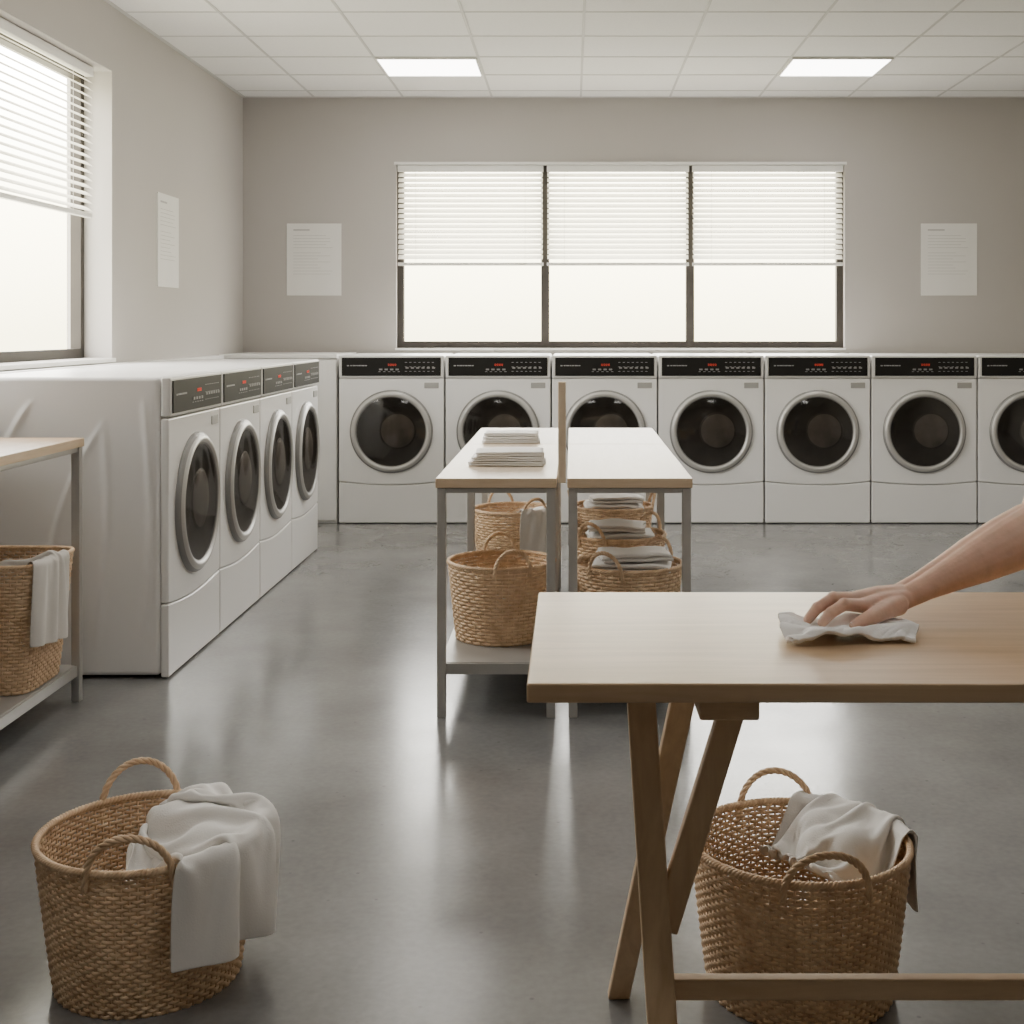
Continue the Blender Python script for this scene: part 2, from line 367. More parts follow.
def machine():
    e=wm
    bm=bmesh.new(); bbox(bm,-W,W,.03,D,.012,HM)
    finish(bm,'body',M['white'],e,bevel=.016,bseg=4)
    bm=bmesh.new(); bbox(bm,-W+.03,W-.03,.06,D-.04,0,.011); finish(bm,'plinth',M['dark'],e)
    def seam(x): return .262-.020*math.cos(x/W*math.pi/2)
    xs=[-W+2*W*i/16 for i in range(17)]
    bm=bmesh.new(); prism(bm,[(x,seam(x)+.002) for x in xs]+[(W,.905),(-W,.905)],0,.028); finish(bm,'front_panel',M['white'],e,bevel=.007,bseg=3)
    bm=bmesh.new(); prism(bm,[(x,seam(x)-.002) for x in xs]+[(W,.006),(-W,.006)],0,.028); finish(bm,'kick_panel',M['white'],e,bevel=.006,bseg=3)
    bm=bmesh.new(); bbox(bm,-W,W,-.006,.028,.909,HM-.001); cp=finish(bm,'control_panel',M['white2'],e,bevel=.008,bseg=3)
    bm=bmesh.new(); z0,z1=.922,1.036
    bbox(bm,-.308,.308,-.011,-.006,z0,z1,0)
    Z=(z0+z1)/2
    bbox(bm,-.275,-.262,-.0118,-.011,Z+.003,Z+.010,1)
    xx=-.255
    for w_ in (.012,.02,.009,.016,.02,.012):
        bbox(bm,xx,xx+w_,-.0118,-.011,Z+.004,Z+.010,1); xx+=w_+.003
    for k in range(7):
        for j in range(3):
            bbox(bm,.085+k*.028,.098+k*.028,-.0118,-.011,Z+.026-j*.028,Z+.0285-j*.028,1)
    for k in range(5): bbox(bm,-.08+k*.03,-.066+k*.03,-.0118,-.011,Z-.032,-.0295+Z,1)
    finish(bm,'fascia',[M['black'],M['print']],cp)
    bm=bmesh.new()
    for k in range(4):
        x0=-.02+k*.014
        for b in ((x0,x0+.008,Z+.0165,Z+.0180),(x0,x0+.008,Z+.0065,Z+.0080),(x0,x0+.0016,Z+.0065,Z+.0180),(x0+.0069,x0+.0085,Z+.0065,Z+.0180)):
            bbox(bm,b[0],b[1],-.0122,-.011,b[2],b[3])
    finish(bm,'display',M['red'],cp,label='red lit digit display')
    for k in range(4):
        bm=bmesh.new(); bbox(bm,-.075+k*.034,-.055+k*.034,-.0135,-.011,Z-.022,Z-.012); finish(bm,'button',M['bezel'],cp)
    for k in range(6):
        bm=bmesh.new(); bbox(bm,.09+k*.033,.108+k*.033,-.0135,-.011,Z-.012,Z-.002); finish(bm,'button',M['bezel'],cp)
    bm=bmesh.new(); bbox(bm,.205,.295,-.004,0,.845,.880); finish(bm,'badge_plate',M['plate'],e,bevel=.002)
    cz=.575
    bm=bmesh.new()
    prof=[(.259,.0),(.259,-.009),(.256,-.015),(.252,-.017),(.249,-.020),(.241,-.027),(.233,-.030),(.226,-.028),(.221,-.023),(.214,-.020)]
    mis=[1,1,1,1,0,0,0,0,1]
    lathe_y(bm,prof,72,0,cz,mis)
    door=finish(bm,'door',[M['chrome'],M['bezel']],e,smooth=True,label='round silver porthole door')
    bm=bmesh.new(); 
    lathe_y(bm,[(.218,-.020),(.18,-.028),(.13,-.034),(.07,-.037),(0,-.038)],64,0,cz)
    finish(bm,'door_glass',M['doorglass'],door,smooth=True,label='dark round door glass')
    bm=bmesh.new()
    lathe_y(bm,[(.214,-.018),(.19,-.010),(.15,-.004),(0,-.003)],48,0,cz)
    lathe_y(bm,[(.115,-.004),(.105,-.008),(.085,-.014),(.055,-.018),(.03,-.020),(0,-.021)],40,.04,cz+.005,[0,1,1,1,1])  # off-centre hub, its paler colour imitates a faint reflection in the door
    finish(bm,'drum',[M['drum'],M['hub_reflect']],door,smooth=True)
machine()
fx=-1.457
wm.location=(fx+.332,8.1,0); wm["group"]='back wall row of washers'
wm["label"]='white front-load washer beside corner cabinet in back row'
for k in range(1,7):
    copy_thing(wm,(fx+.332+.664*k,8.1,0),0,'white front-load washer with black control panel below window' if k<5 else 'white front-load washer with black control panel against back wall',group='back wall row of washers')
for k in range(4):
    c=copy_thing(wm,(-1.400,4.51+.33+.664*k,0),math.pi/2,'white front-load washer at open end of side wall row' if k==0 else 'white front-load washer in side wall row',group='side wall row of washers')
    if k==0: side_panel(c,-1,.0055)
e=empty('corner_cabinet',((XL-1.465)/2,8.1,0),label='plain white corner cabinet between two washer rows',category='cabinet')
hw=(-1.465-XL)/2-.08/2
box('cabinet_body',-hw-.0,hw+.038,.02,.74,.0,1.03,M['white'],e,bevel=.004)
box('cabinet_door',-hw+.01,hw+.034,0,.018,.02,1.02,M['white'],e,bevel=.004)
box('cabinet_top',-hw-.0,hw+.039,-.004,.74,1.031,1.055,M['white'],e,bevel=.003)

# ---------------------------------------------------------------- steel tables
def steel_table(name,x0,x1,y0,y1,h,sz,label,topm,group=None,tt=.022,ai=.0):
    cx,cy=(x0+x1)/2,(y0+y1)/2; e=empty(name,(cx,cy,0),label=label,category='table',group=group)
    a=(x1-x0)/2-.001;b=(y1-y0)/2-.001;l=.028
    bm=bmesh.new(); bbox(bm,-a,a,-b,b,h-tt,h,1,0); finish(bm,'tabletop',[topm,M['edge']],e,bevel=.002)
    i=.004
    for sx in(-1,1):
        for sy in(-1,1):
            xx=sx*(a-i-l/2);yy=sy*(b-i-l/2)
            box('leg',xx-l/2,xx+l/2,yy-l/2,yy+l/2,0,h-tt-.0005,M['steel'],e,bevel=.003)
    bm=bmesh.new(); z1=h-tt-.001;z0=z1-.016; q=.018
    X=a-i-l;Y=b-i-l
    for sy in(-1,1): bbox(bm,-X,X,sy*(Y+l/2)-q/2,sy*(Y+l/2)+q/2,z0,z1)
    for sx in(-1,1): bbox(bm,sx*(X+l/2)-q/2,sx*(X+l/2)+q/2,-Y,Y,z0,z1)
    finish(bm,'apron',M['steel'],e,bevel=.002)
    bm=bmesh.new()
    bbox(bm,-X-l*.4,X+l*.4,-Y-l*.4,Y+l*.4,sz-.012,sz)
    for sy in(-1,1): bbox(bm,-X,X,sy*(Y+l*.5)-.006,sy*(Y+l*.5)+.006,sz-.035,sz-.002)
    for sx in(-1,1): bbox(bm,sx*(X+l*.5)-.006,sx*(X+l*.5)+.006,-Y,Y,sz-.035,sz-.002)
    finish(bm,'shelf',M['shelf'],e)
    return e
g='island of folding tables'
lab='pale-topped steel folding table '
t1=steel_table('folding_table',-.428,-.047,4.06,5.265,.75,.17,lab+'holding folded cloths',M['lam'],g,tt=.030)
steel_table('folding_table',-.016,.378,4.06,5.265,.75,.17,lab+'with bare top',M['lam'],g,tt=.030)
steel_table('folding_table',-.428,-.047,5.27,6.12,.75,.17,lab+'at far end of island',M['lam'],g,tt=.030)
steel_table('folding_table',-.016,.378,5.27,6.12,.75,.17,lab+'at far end of island',M['lam'],g,tt=.030)
bx=-.0315+.2375; 
box('divider',bx-.0125,bx+.0125,-.60,-.575,.735,1.052,M['lamD'],t1,bevel=.003,label='pale upright wooden divider strip')
steel_table('side_table',-2.15,-1.60,2.9,4.27,.86,.12,'oak-topped steel shelf table beside side washers',M['lamL'],tt=.028)

# ---------------------------------------------------------------- trestle table
e=empty('trestle_table',(.75,2.0,0),label='beech trestle work table with crossed splayed legs',category='table')
def L3(p): return (p[0]-.75,p[1]-2.0,p[2])
box('tabletop',-.81,.81,1.717-2,2.315-2,.724,.75,M['woodtop'],e,bevel=.003)
def trestle(mx):
    f=(lambda p:L3(p)) if not mx else (lambda p:(-(L3(p)[0]),L3(p)[1],p[2]))
    def lg(name,p0,p1,w,t,up=Vector((1,0,0)),m='woodleg'):
        bm=bmesh.new(); beam(bm,f(p0),f(p1),w,t,up)
        if name=='leg':
            for v in bm.verts:
                if v.co.z<.03: v.co.z=0
                if v.co.z>.7: v.co.z=.7235
        finish(bm,name,M[m],e,bevel=.003)
    lg('leg',(.099,1.93,.72),(.140,1.76,0.0),.042,.032)
    lg('leg',(.195,2.06,.72),(.085,2.375,0.0),.040,.032)
    lg('brace',(.245,1.90,.70),(.132,1.862,.36),.038,.026)
    lg('cleat',(.214,1.765,.7045),(.214,2.23,.7045),.082,.036,Vector((1,0,0)),'woodbar')
trestle(False); trestle(True)
bm=bmesh.new(); beam(bm,(-.64,1.845-2,.285),(.64,1.845-2,.285),.030,.022,Vector((0,0,1))); finish(bm,'stretcher',M['woodbar'],e,bevel=.003)

# ---------------------------------------------------------------- baskets
def unit_path(M_,p,ax,ay):
    K=2000;pts=[]
    for k in range(K):
        t=2*math.pi*k/K;c,s=math.cos(t),math.sin(t)
        pts.append(Vector((ax*math.copysign(abs(c)**(2/p),c),ay*math.copysign(abs(s)**(2/p),s))))
    cum=[0]
    for k in range(K): cum.append(cum[-1]+(pts[(k+1)%K]-pts[k]).length)
    tot=cum[-1];out=[];j=0
    for i in range(M_):
        d=tot*i/M_
        while cum[j+1]<d:j+=1
        t=(d-cum[j])/(cum[j+1]-cum[j]); out.append(pts[j].lerp(pts[(j+1)%K],t))
    nr=[]
    for i in range(M_):
        d=out[(i+1)%M_]-out[i-1]; nr.append(Vector((d.y,-d.x)).normalized())
    return out,nr
def basket(loc,Rt,Rb,Hb,rows,N,label,handles=(-90,90),p=2,ay=1,seg=6,hw=.075,hh=.08,rot=0,name='laundry_basket'):
    e=empty(name,loc,label=label,category='basket',group='wicker laundry baskets'); e.rotation_euler=(0,0,rot)
    Ms=N*4; P,Nn=unit_path(Ms,p,1,ay)
    def R(t): return Rb+(Rt-Rb)*(t**.9)
    bm=bmesh.new(); pitch=Hb/rows; amp=.0025*Rt/.21
    for j in range(rows):
        z=pitch*(j+.5); r=R(z/Hb)
        jz=random.uniform(-.0004,.0004)
        pts=[]
        for i in range(Ms):
            w=math.cos(math.pi*i/4+math.pi*j)
            q=P[i]*r+Nn[i]*(amp*w); pts.append((q.x,q.y,z+jz+.0004*math.sin(i*.9+j*2)))
        tube(bm,pts,.0021*Rt/.21,seg,True,ry=pitch*.50)
    for k in range(N):
        i=k*4; pts=[]
        for s in range(7):
            t=s/6; q=P[i]*R(t); pts.append((q.x,q.y,t*Hb))
        tube(bm,pts,.0024,4,False)
    vs=[bm.verts.new((P[i].x*(Rb-.004),P[i].y*(Rb-.004),.008)) for i in range(0,Ms,4)]
    vs2=[bm.verts.new((P[i].x*(Rb-.004),P[i].y*(Rb-.004),.001)) for i in range(0,Ms,4)]
    bm.faces.new(vs); bm.faces.new(vs2[::-1])
    for i in range(len(vs)): bm.faces.new((vs[i-1],vs2[i-1],vs2[i],vs[i]))
    finish(bm,'woven_body',M['wicker'],e,smooth=True)
    bm=bmesh.new(); tw=N*0.6
    for ph in (0,2.09,4.19):
        pts=[]
        for i in range(Ms):
            a=2*math.pi*round(tw)*i/Ms+ph
            q=P[i]*Rt+Nn[i]*(.0036*math.cos(a)); pts.append((q.x,q.y,Hb+.003+.0036*math.sin(a)))
        tube(bm,pts,.0040,6,True)
    finish(bm,'rim',M['wicker'],e,smooth=True)
    for hd in handles:
        a=math.radians(hd); c=Vector((math.cos(a),math.sin(a),0)); tg=Vector((-c.y,c.x,0))
        cen=c*Rt
        bm=bmesh.new(); n=60
        core=[]
        for i in range(n+1):
            t=math.pi*i/n
            off=-math.cos(t)*hw; hgt=hh*(math.sin(t)**.75 if math.sin(t)>0 else 0)
            back=(Rt-math.sqrt(max(0,Rt*Rt-off*off)))
            core.append(cen+tg*off-c*back*.9+c*(.012*math.sin(t))+Vector((0,0,Hb-.028+hgt+.028*min(1,math.sin(t)*1.0))))
        for ph in (0,2.09,4.19):
            pts=[]
            for i,q in enumerate(core):
                d=(core[min(i+1,n)]-core[max(i-1,0)]).normalized(); u=c; v=d.cross(u)
                ang=i*.6+ph
                pts.append(q+u*(.0034*math.cos(ang))+v*(.0034*math.sin(ang)))
            tube(bm,pts,.0040,6,False,updir=Vector((c.x,c.y,.01)))
        finish(bm,'handle',M['wicker'],e,smooth=True,label='twisted wicker loop handle')
    return e
B1=(-.800,2.46,0)
basket(B1,.200,.166,.266,36,88,'round wicker basket with white towel draped over rim on concrete floor',handles=(-82,113),hh=.070)
B2=(.422,2.415,0)
basket(B2,.200,.167,.266,36,88,'round wicker basket with white towel standing beneath trestle table',handles=(-86,94),hh=.060)
sm=basket((-.240,4.43,.171),.180,.153,.255,22,54,'round wicker basket with loop handle on folding table shelf',handles=(-75,95),hw=.06,hh=.065,seg=5)
c1=copy_thing(sm,(-.255,5.70,.171),.3,'round wicker basket with hanging towel on farther table shelf')
c2=copy_thing(sm,(.19,4.38,.171),-.75,'round wicker basket filled with folded towels on table shelf')
c3=copy_thing(sm,(.178,5.0,.171),-.9,'round wicker basket of folded towels behind another basket')
c4=copy_thing(sm,(.178,5.80,.171),1.4,'round wicker basket of folded towels on farther table shelf')
HX=-1.808
basket((HX,4.03,.121),.214,.175,.385,36,80,'squared wicker hamper with hanging towel on side table shelf',handles=(),p=6,ay=.85)

# ---------------------------------------------------------------- cloth solver (numpy PBD)
def pbd(P,ru,rv,pins,collide,steps=220,iters=14,grav=-9.8,bend=.25,damp=.985,dt=1/90.):
    n,m,_=P.shape; w=np.ones((n,m,1)); w[pins]=0
    def edges(di,dj,rest,k):
        out=[]
        for par in (0,1):
            if dj>=0:
                a_i=slice(0,n-di); a_j=slice(0,m-dj)
            else:
                a_i=slice(0,n-di); a_j=slice(-dj,m)
            I,J=np.meshgrid(np.arange(n)[a_i],np.arange(m)[a_j],indexing='ij')
            if di>0: msk=((I//di)%2)==par
            else: msk=((J//abs(dj))%2)==par
            I=I[msk];J=J[msk]
            out.append((I*m+J,(I+di)*m+(J+dj),rest,k))
        return out
    E=edges(1,0,ru,1.)+edges(0,1,rv,1.)+edges(1,1,math.hypot(ru,rv),.35)+edges(1,-1,math.hypot(ru,rv),.35)+edges(2,0,2*ru,bend)+edges(0,2,2*rv,bend)
    Q=P.reshape(-1,3).copy(); w=w.reshape(-1,1); Vf=np.zeros_like(Q)
    for s in range(steps):
        old=Q.copy()
        Vf[:,2:3]+=grav*dt*w; Vf*=damp
        Q=Q+Vf*dt*w
        for it in range(iters):
            for a,b,rest,k in E:
                d=Q[b]-Q[a]; L=np.sqrt((d*d).sum(1,keepdims=True))+1e-9
                ws=w[a]+w[b]; ws[ws==0]=1
                c=(L-rest)/L*k/ws
                if k<.3: c=np.where(L<rest,c,0)
                Q[a]+=w[a]*c*d; Q[b]-=w[b]*c*d
            if it%3==2 or it==iters-1: Q,hit=collide(Q)
        Vf=(Q-old)/dt
        Vf[hit]*=.35
        sp=np.sqrt((Vf*Vf).sum(1,keepdims=True)); Vf*=np.minimum(1,1.5/(sp+1e-9))
    return Q.reshape(n,m,3)
def grid_obj(P,name,m,loc,thick,**k):
    n,mm,_=P.shape; bm=bmesh.new()
    vs=[[bm.verts.new(P[i,j]) for j in range(mm)] for i in range(n)]
    for i in range(n-1):
        for j in range(mm-1): bm.faces.new((vs[i][j],vs[i+1][j],vs[i+1][j+1],vs[i][j+1]))
    bmesh.ops.smooth_vert(bm,verts=bm.verts,factor=.4,use_axis_x=True,use_axis_y=True,use_axis_z=True)
    o=finish(bm,name,M[m],None,loc=loc,smooth=True,**k)
    s=o.modifiers.new('s','SOLIDIFY'); s.thickness=thick; s.offset=0
    sb=o.modifiers.new('ss','SUBSURF'); sb.levels=1; sb.render_levels=1
    return o
def drape(c,Rt,Rb,Hb,zb,a0,a1,hang,inner,iw,iz,mounds,label,m='cloth',seed=1,gather=1.5,nu=64,nv=80,p=2,ay=1,thick=.003,steps=160,hangvar=.0,group='towels in baskets',bulge=.05,crest=0):
    rs=np.random.RandomState(int(seed*10)); th=.0085
    P=np.zeros((nu+1,nv+1,3)); am=math.radians((a0+a1)/2); tg=np.array([-math.sin(am),math.cos(am),0])
    vr=.55
    for i in range(nu+1):
        u=i/nu; a=math.radians(a0+(a1-a0)*u); dr=np.array([math.cos(a),math.sin(a),0])
        sf=(abs(dr[0])**p+abs(dr[1]/ay)**p)**(-1/p); Re=Rt*sf
        pin=np.array([inner[0],inner[1],0])+tg*(u-.5)*iw
        for j in range(nv+1):
            v=j/nv
            if v<vr-.05:
                t=v/(vr-.05); q=pin*(1-t)+dr*(Re-.015)*t; z=iz+(Hb+.014-iz)*t+bulge*math.sin(t*math.pi)+crest*t
            elif v<vr+.05:
                t=(v-vr+.05)/.10; an=t*math.pi; q=dr*(Re-.015*math.cos(an)); z=Hb+.015*math.sin(an)+.006+crest*(1-t)
            else:
                t=(v-vr-.05)/(1-vr-.05); q=dr*(Re+.015); z=Hb+.006-t*(hang+hangvar*(u-.5))
            q=q.copy(); q[2]=z
            P[i,j]=q
    uu=np.linspace(0,1,nu+1)[:,None]; vv=np.linspace(0,1,nv+1)[None,:]
    for i in range(nu+1):
        seg=np.sqrt(((P[i,1:]-P[i,:-1])**2).sum(-1)); cum=np.concatenate([[0],np.cumsum(seg)]); tt=np.linspace(0,cum[-1],nv+1)
        P[i]=np.stack([np.interp(tt,cum,P[i,:,q_]) for q_ in range(3)],-1)
    seg=np.sqrt(((P[nu//2,1:]-P[nu//2,:-1])**2).sum(-1)); 
    rr_=np.sqrt(P[nu//2,:,0]**2+P[nu//2,:,1]**2)
    mid=P[nu//2]; am_=math.radians(a0+(a1-a0)*.5); sfm=(abs(math.cos(am_))**p+abs(math.sin(am_)/ay)**p)**(-1/p)
    k=int(np.argmin(np.abs(rr_-Rt*sfm)+ (mid[:,2]<Hb)*1.0)); vr=k/nv
    du=np.sqrt(((P[1:,k]-P[:-1,k])**2).sum(-1)).mean(); dv=seg.mean()
    per=sum(rs.uniform(.5,1)*np.sin(2*math.pi*(f*uu+rs.uniform(-.2,.2)*vv)+rs.uniform(0,6.28)) for f in (2.3,3.7,5.1))
    per2=sum(rs.uniform(.5,1)*np.sin(2*math.pi*(f*uu+g_*vv)+rs.uniform(0,6.28)) for f,g_ in ((2.1,.4),(3.6,-.5),(4.9,.6)))
    rad=P.copy(); rad[...,2]=0; rad/=np.linalg.norm(rad,axis=-1,keepdims=True)+1e-9
    out=(vv>vr+.05)
    P+=rad*(np.maximum(per,-.3)[...,None]*.008)*out[...,None]; P[...,2]+=np.where(vv<vr-.04,per2*.010*np.sin(np.clip(vv/(vr-.04),0,1)*math.pi),0)
    side=np.where(vv<vr,-1,1)*np.ones((nu+1,1)); side=side.reshape(-1)
    pins=np.zeros((nu+1,nv+1),bool)
    for f in (0.0,.16,.37,.58,.80,1.0): pins[min(nu,int(f*nu)),k]=True
    pins[:,0]=True
    def collide(Q):
        r=np.sqrt(Q[:,0]**2+Q[:,1]**2)+1e-9; cx=Q[:,0]/r; cy=Q[:,1]/r
        sf=(np.abs(cx)**p+np.abs(cy/ay)**p)**(-1/p)
        z=Q[:,2]; t=np.clip(z/Hb,0,1); R=(Rb+(Rt-Rb)*t)*sf; Rr=Rt*sf
        hit=np.zeros(len(Q),bool)
        b=z<Hb
        o_=b&(side>0)&(r<R+th); i_=b&(side<0)&(r>R-th)
        nr=r.copy(); nr[o_]=(R+th)[o_]; nr[i_]=(R-th)[i_]
        Q[:,0]=cx*nr; Q[:,1]=cy*nr; hit|=o_|i_
        dr_=nr-Rr; dz=z-(Hb+.003); d=np.sqrt(dr_**2+dz**2)+1e-9; rr=.0155; c_=(d<rr)
        sc=np.where(c_,rr/d,1); nr2=Rr+dr_*sc; nz=np.where(c_,Hb+.003+dz*sc,z)
        Q[:,0]=np.where(c_,cx*nr2,Q[:,0]); Q[:,1]=np.where(c_,cy*nr2,Q[:,1]); Q[:,2]=nz; hit|=c_
        for mo in mounds:
            mc=np.array(mo[:3]); mr=mo[3]
            dm=Q-mc; L=np.sqrt((dm*dm).sum(1))+1e-9; h=(L<mr)&(side<0)
            Q[h]=mc+dm[h]*(mr/L[h])[:,None]; hit|=h
        f=Q[:,2]<.006; Q[f,2]=.006; hit|=f
        return Q,hit
    Q=pbd(P,du*gather,dv*1.0,pins,collide,steps=steps,grav=-1.8,iters=16)
    Q[...,2]+=zb
    return grid_obj(Q,'towel',m,c,thick,label=label,category='towel',group=group)
drape(B1,.200,.166,.266,0,-55,44,.170,(-.03,.11),.20,.24,[(.02,.10,.23,.055),(.08,.075,.23,.06),(.11,.0,.225,.055),(.06,.14,.24,.05)],'white towel draped over basket rim and hanging outside',seed=2.2,gather=1.6,hangvar=.015,bulge=.045,crest=.008)
drape(B2,.200,.167,.266,0,2,74,.12,(.0,.03),.18,.22,[(.06,.07,.215,.05),(.11,.04,.22,.055),(.07,.13,.225,.05)],'white towel spilling over basket rim beneath table',seed=5.6,gather=1.6,bulge=.04,crest=.006)
drape((-.255,5.70,0),.180,.155,.255,.171,-75,0,.20,(.0,.03),.13,.18,[(.03,.0,.17,.07)],'white towel hanging over basket edge on table shelf',m='cloth',seed=4,gather=1.35,nu=36,nv=60,steps=110)
drape((HX,4.03,0),.214,.175,.385,.121,-38,10,.24,(.0,-.02),.14,.33,[(.06,0,.33,.05)],'beige towel hanging over hamper side on table shelf',m='cloth2',seed=5,gather=1.35,nu=40,nv=64,p=6,ay=.85,steps=130,bulge=.03)

# ---------------------------------------------------------------- folded cloths
def folded(loc,w,d,h,rot,label,m='cloth',layers=3,seed=0,group='folded cloths',soft=1.0):
    path=[]; lh=h/layers; r=lh/2
    for k in range(layers):
        z=lh*(k+.5); fwd=(k%2==0)
        xs=[-d/2+r+(d-2*r)*i/8 for i in range(9)]
        if not fwd: xs=xs[::-1]
        for x_ in xs: path.append((x_,z))
        if k<layers-1:
            cx_=xs[-1]; sgn=1 if fwd else -1
            for i in range(1,6):
                a=-math.pi/2+math.pi*i/6
                path.append((cx_+sgn*math.cos(a)*r,z+lh/2+math.sin(a)*lh/2))
    bm=bmesh.new(); rows=[]
    n=16
    for i in range(n+1):
        x_=-w/2+w*i/n; row=[]; eg=(abs(x_)/(w/2))**3
        for (yy,zz) in path:
            nz=noise.noise(Vector((x_*11+seed,yy*11,seed+zz*12)))
            row.append(bm.verts.new((x_+.008*soft*noise.noise(Vector((yy*14,zz*60,seed))),yy+.006*soft*nz,max(lh*.3,zz*(1-.16*soft*eg)+nz*.0045*soft))))
        rows.append(row)
    for i in range(n):
        for j in range(len(path)-1): bm.faces.new((rows[i][j],rows[i+1][j],rows[i+1][j+1],rows[i][j+1]))
    o=finish(bm,'folded_cloth',M[m],None,loc=loc,smooth=True,label=label,category='cloth',group=group); o.rotation_euler=(0,0,rot)
    s=o.modifiers.new('s','SOLIDIFY'); s.thickness=lh*.72; s.offset=0
    return o
for k in range(3): folded((-.222+.004*k,4.50,.7515+.0165*k),.255-.012*k,.19,.0155,math.radians(-3+3*k),'folded white cloth stacked on folding table top',m='cloth',layers=2,seed=k,group='cloth stack on near table',soft=.6)
for k in range(3): folded((-.250,5.36,.7515+.0145*k),.235-.01*k,.16,.0135,math.radians(2-2*k),'folded white cloth stacked on farther folding table',m='cloth',layers=2,seed=k+5,group='cloth stack on farther table',soft=.6)
for q_,(bx,by,ns) in enumerate(((.19,4.38,2),(.178,5.0,2),(.178,5.80,2))):
    for k in range(ns):
        folded((bx+.008+(.012,-.014,.01)[q_]*k,by-.02,.171+.248+.030*k),(.262,.245,.255)[q_]-.03*k,.20-.02*k,.027,math.radians((12,-9,6)[q_]*k-(5,-4,2)[q_]),'folded towel resting on top inside wicker basket',m='cloth',layers=2 if k else 3,seed=k+bx*7+by,group='folded towels in shelf baskets',soft=1.5)
folded((-1.92,4.05,.121+.335),.18,.16,.05,.1,'folded white towel resting inside squared hamper',m='cloth',layers=3,seed=9,group='folded towels in shelf baskets',soft=1.4)

# ---------------------------------------------------------------- person
def capsule(bm,p0,p1,r0,r1,seg=20):
    p0=Vector(p0);p1=Vector(p1);d=(p1-p0)
    L=d.length
    if L<1e-6: d=Vector((0,0,1))
    d.normalize(); u=Vector((0,0,1)) if abs(d.z)<.9 else Vector((1,0,0)); u=(u-d*u.dot(d)).normalized(); s=d.cross(u)
    prof=[]
    for k in range(0,7): a=-math.pi/2+k*(math.pi/2)/6; prof.append((math.sin(a)*r0,math.cos(a)*r0,0))
    for k in range(0,7): a=k*(math.pi/2)/6; prof.append((math.sin(a)*r1,math.cos(a)*r1,1))
    rings=[]
    for off,r,e_ in prof:
        c=(p1 if e_ else p0)+d*off
        if r<1e-4: rings.append([bm.verts.new(c)])
        else: rings.append([bm.verts.new(c+u*r*math.cos(2*math.pi*k/seg)+s*r*math.sin(2*math.pi*k/seg)) for k in range(seg)])
    for i in range(len(rings)-1):
        A,B=rings[i],rings[i+1]
        for k in range(seg):
            if len(A)==1: bm.faces.new((A[0],B[(k+1)%seg],B[k]))
            elif len(B)==1: bm.faces.new((A[k],A[(k+1)%seg],B[0]))
            else: bm.faces.new((A[k],A[(k+1)%seg],B[(k+1)%seg],B[k]))
def chain(bm,pts,rad):
    for i in range(len(pts)-1): capsule(bm,pts[i],pts[i+1],rad[i],rad[i+1])
def remeshed(bm,name,m,parent,voxel,smooth=4,**k):
    bmesh.ops.recalc_face_normals(bm,faces=bm.faces)
    o=finish(bm,name,m,parent,smooth=True,**k)
    r=o.modifiers.new('r','REMESH'); r.mode='VOXEL'; r.voxel_size=voxel; r.use_smooth_shade=True
    s=o.modifiers.new('s','SMOOTH'); s.factor=.5; s.iterations=smooth
    return o
per=empty('person',(1.2,2.68,0),label='person in grey shirt leaning over table, wiping it with cloth',category='person')
O=Vector((1.2,2.68,0))
def q(*p): return Vector(p)-O
bm=bmesh.new()
Wr=Vector((.533,2.08,.793)); El=Vector((.785,2.155,.893)); Sh=Vector((.915,2.315,1.12))
ax=(El-Wr).normalized(); ac=Vector((-.28,.96,0)).normalized()
for sgn in(-1,1):
    pts=[];rad=[]
    for t,r,o_ in ((-.06,.0170,.012),(.0,.0180,.0110),(.12,.0200,.0105),(.3,.027,.010),(.5,.036,.010),(.72,.044,.008),(.9,.047,.006),(1,.045,.004)):
        pts.append(Wr.lerp(El,t)+ac*sgn*o_-O); rad.append(r)
    chain(bm,pts,rad)
chain(bm,[El-O,El.lerp(Sh,.5)-O,Sh-O],[.045,.047,.052])
MC={'i':(.451,2.007,.791),'m':(.443,2.027,.797),'r':(.447,2.047,.794),'p':(.460,2.066,.787)}
WB={'i':(.528,2.062,.791),'m':(.528,2.072,.795),'r':(.530,2.084,.795),'p':(.534,2.094,.790)}
for k in 'imrp':
    a=Vector(WB[k]);b=Vector(MC[k]); mid=a.lerp(b,.55)+Vector((0,0,.003))
    chain(bm,[a-O,mid-O,b-O],[.0150,.0130,.0120])
    chain(bm,[a.lerp(b,.40)-O+Vector((0,0,.0110)),b-O+Vector((0,0,.0078))],[.0030,.0040])
    chain(bm,[a.lerp(b,.15)-O-Vector((0,0,.006)),a.lerp(b,.85)-O-Vector((0,0,.006))],[.014,.011])
FG={'i':[MC['i'],(.417,1.993,.796),(.395,1.984,.785),(.381,1.979,.772)],
    'm':[MC['m'],(.403,2.012,.801),(.378,2.002,.789),(.363,1.997,.773)],
    'r':[MC['r'],(.408,2.033,.798),(.384,2.023,.786),(.370,2.018,.772)],
    'p':[MC['p'],(.429,2.054,.787),(.410,2.046,.778),(.399,2.040,.770)]}
FR={'i':[.0113,.0096,.0088,.0077],'m':[.0115,.0098,.0090,.0079],'r':[.0110,.0093,.0085,.0075],'p':[.0100,.0083,.0075,.0066]}
for k in 'imrp':
    pts=[Vector(p)-O for p in FG[k]]; R_=FR[k]
    chain(bm,pts,R_)
    for j in (1,2): capsule(bm,pts[j],pts[j]+Vector((.0005,0,.0006)),R_[j]*1.06,R_[j]*1.06)
TH=[(.512,2.045,.785),(.480,2.000,.785),(.451,1.975,.779),(.427,1.963,.770)]
chain(bm,[Vector(p)-O for p in TH],[.0175,.0140,.0115,.0090])
